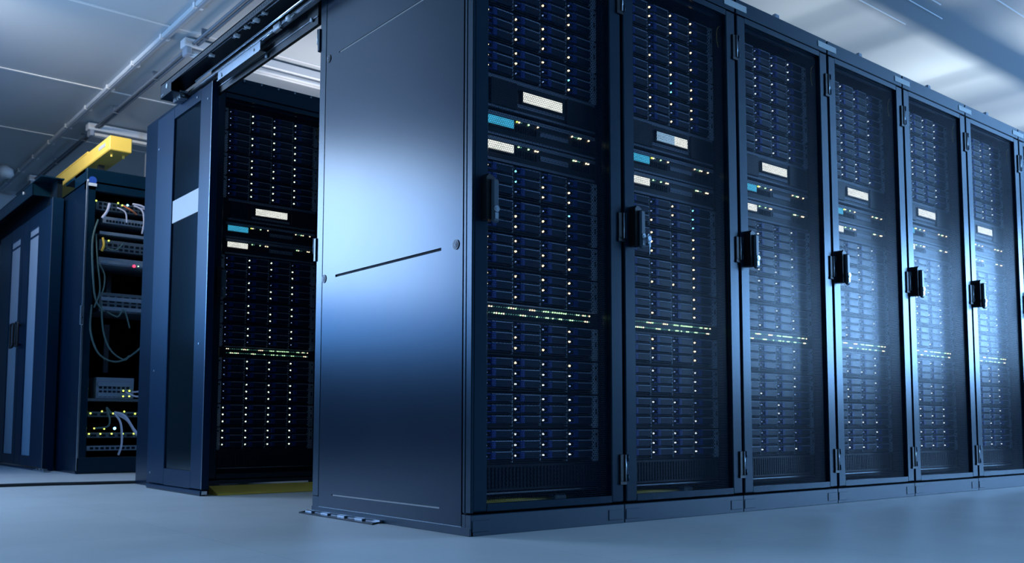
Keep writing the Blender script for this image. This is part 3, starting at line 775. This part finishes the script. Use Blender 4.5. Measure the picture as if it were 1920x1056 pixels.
cable([(.23, .0, .405), (.29, -.03, .38), (.36, -.03, .28), (.46, .0, .20)], .009, 'cable_white', 'thick pale cable slanting right across the low strips')
cable([(.24, .0, .40), (.31, -.03, .35), (.37, -.03, .26), (.46, .0, .185)], .009, 'cable_white', 'thick pale cable just under the slanting one')
cable([(.23, .0, .40), (.265, -.03, .33), (.275, -.03, .20), (.262, -.01, .12)], .007, 'cable_white', 'pale cable hanging straight down at the rack foot')
cable([(.21, .0, .40), (.17, -.03, .435), (.19, -.04, .36), (.18, -.03, .31), (.11, .0, .30)], .006, 'cable_green', 'grey-green cable curling above the lower strip')

# cable on the floor
b = MB(); b.tube([(-3.6, 3.30, .009), (-2.0, 3.22, .009), (-.60, 3.235, .009), (-.2, 3.17, .009), (.06, 3.115, .009)], .0085, 'cable_black', 8)
tag(b.build('floor_cable'), 'single black cable lying across the floor at the left', 'cable')

# far aisle: closed double doors under a second track
def far_leaf(y0, label, mirror):
    t = thing('aisle_door', (-.035, y0, 0), label, 'door', 'pair of closed aisle doors')
    w = .865
    g0, g1 = (.37, .66) if not mirror else (.10, .42)
    leaf(t, .0, w, g0, g1, .02, 1.90, .095, 1.80, 'paleglass')
    hy = w-.045 if not mirror else .045
    b = MB()
    for dz in (-.075, .075): b.cyl((.0, hy, 1.015+dz), (-.035, hy, 1.015+dz), .007, 'black', 8)
    s = -1 if not mirror else 1
    b.tube([(-.035, hy, .935), (-.037, hy+s*.01, .925), (-.038, hy+s*.07, .925), (-.038, hy+s*.085, .94), (-.038, hy+s*.085, 1.09), (-.038, hy+s*.07, 1.105), (-.037, hy+s*.01, 1.105), (-.035, hy, 1.095), (-.035, hy, .935)], .009, 'black', 8)
    b.build('handle', t)
    MB().box(.005, .0075, g0, g1, 1.735, 1.75, 'leaf').build('glazing_bar', t)
    return t
far_leaf(4.97, 'right leaf of the closed pale-windowed aisle doors at far left', False)
far_leaf(5.838, 'left leaf of the closed pale-windowed aisle doors at far left', True)
b = MB(); b.box(-.045, .03, 4.90, 4.968, .0, 1.93, 'leaf', .004); b.box(-.048, -.044, 4.90, 4.905, .02, 1.93, 'steel')
tag(b.build('door_post'), 'narrow metallic post between the far aisle doors and the cabled rack', 'door post')
t = thing('track_beam', (0, 0, 0), 'dark sloping-looking track beam over the closed far aisle doors', 'door track')
b = MB(); b.box(-.125, -.118, 5.16, 7.9, 1.985, 2.075, 'cab', .002); b.box(-.125, .03, 4.92, 7.9, 2.070, 2.078, 'cab'); b.box(-.125, .03, 5.16, 5.17, 1.985, 2.07, 'cab'); b.build('channel', t)
b = MB(); b.box(-.005, .03, 4.97, 7.9, 1.91, 2.07, 'inner'); b.build('header_board', t)
MB().cyl((-.125, 5.45, 2.05), (-.130, 5.45, 2.05), .012, 'white', 12).build('cap', t)
b = MB(); b.box(-.06, -.045, 5.02, 6.8, .0, .012, 'leaf'); b.box(-.075, -.03, 4.72, 5.02, .0, .010, 'steel', .002)
for k in range(3): b.box(-.07, -.04, 4.76+k*.09, 4.79+k*.09, .01, .02, 'steel', .002)
tag(b.build('floor_guide'), 'steel floor guide at the foot of the far aisle doors', 'floor guide')
tag(MB().box(.0, .9, 6.74, 7.7, .0, 1.96, 'side', .004).build('cabinet'), 'plain dark cabinet end beyond the far aisle doors, at the left edge', 'cabinet')

# ------------------------------------------------------------------ lamps and added fill lights
def area(name, loc, target, sx, sy, power, col, spread=180):
    l = bpy.data.lights.new(name, 'AREA'); l.shape = 'RECTANGLE'; l.size = sx; l.size_y = sy; l.energy = power; l.color = col
    l.spread = math.radians(spread)
    o = bpy.data.objects.new(name, l); COL.objects.link(o); o.location = loc
    d = Vector(target)-Vector(loc); o.rotation_euler = d.to_track_quat('-Z', 'Y').to_euler(); return o
BL = (.42, .68, 1.)
area('lamp_left_aisle', (-2.7, 5.2, 2.15), (0, .6, 1.05), 1.5, 1.3, 42, (.58, .76, 1.), 120)
area('fill_left_blue', (-3.3, 6.2, 2.0), (0, .6, 1.05), 2.8, 1.7, 60, (.08, .36, 1.), 120)  # added broad blue fill, tints the glow around the side panel
area('lamp_right_aisle', (9.5, -3.4, 1.75), (2.5, 0, 1.0), 3.9, 1.4, 470, (.25, .53, 1.), 150)
area('fill_floor_front', (-1.2, -3.2, 2.85), (-1.2, -3.0, 0), 2.5, 1.5, 58, (.24, .56, 1.), 110)  # added unseen fill to brighten the floor in front
area('fill_floor_side', (-2.6, 2.2, 2.85), (-2.2, 2.2, 0), 1.2, 3.5, 110, (.34, .62, 1.), 100)  # added unseen fill for the floor on the left
area('fill_duct', (-1.3, 3.6, 2.7), (.3, 5., 2.3), .3, .3, 10, (1., .92, .82), 70)  # added warm fill to bring out the yellow of the duct
area('fill_ceiling_aisle', (1.5, 3.55, 2.12), (1.5, 3.6, 2.9), 1.0, .3, 9, (1., .93, .90))  # added hidden fill, lightens the ceiling behind the doorway
area('fill_ceiling_left', (-1.2, 2.9, 1.95), (-.9, 2.9, 2.9), .9, .9, 20, (.42, .68, 1.))  # added fill outside the view, aimed up to lighten the left ceiling
for x, e in ((3.30, 5), (4.98, 11), (6.66, 7)):  # added fills hidden behind the cabinet tops, make bright ceiling patches
    area('fill_ceiling_right', (x, .95, 2.07), (x, .95, 2.9),   .16, .12, e, (.96, 1., .97))

w = bpy.data.worlds.new('World'); sc.world = w; w.use_nodes = True
bg = w.node_tree.nodes['Background']; bg.inputs[0].default_value = (.05, .26, .52, 1); bg.inputs[1].default_value = .12

# ------------------------------------------------------------------ camera
cam = bpy.data.cameras.new('camera'); co = bpy.data.objects.new('camera', cam); COL.objects.link(co); sc.camera = co
cam.sensor_width = 36; cam.lens = 1751.798/1920*36; cam.shift_y = 128.846/1920
R = Vector((0.77482597, -0.63217213, 0.00176373)); U = Vector((-0.05219041, -0.0611866, 0.99676094)); F = Vector((0.63001656, 0.77240831, 0.08040228))
co.matrix_world = Matrix(((R.x, U.x, -F.x, -1.63844758), (R.y, U.y, -F.y, -2.19627521), (R.z, U.z, -F.z, 0.32203275), (0, 0, 0, 1)))
cam.dof.use_dof = True; cam.dof.focus_distance = 3.3; cam.dof.aperture_fstop = 6.5
cam.clip_start = .05
vs = sc.view_settings; vs.view_transform = 'Standard'; vs.look = 'None'; vs.gamma = 1; vs.exposure = 0; vs.use_curve_mapping = False
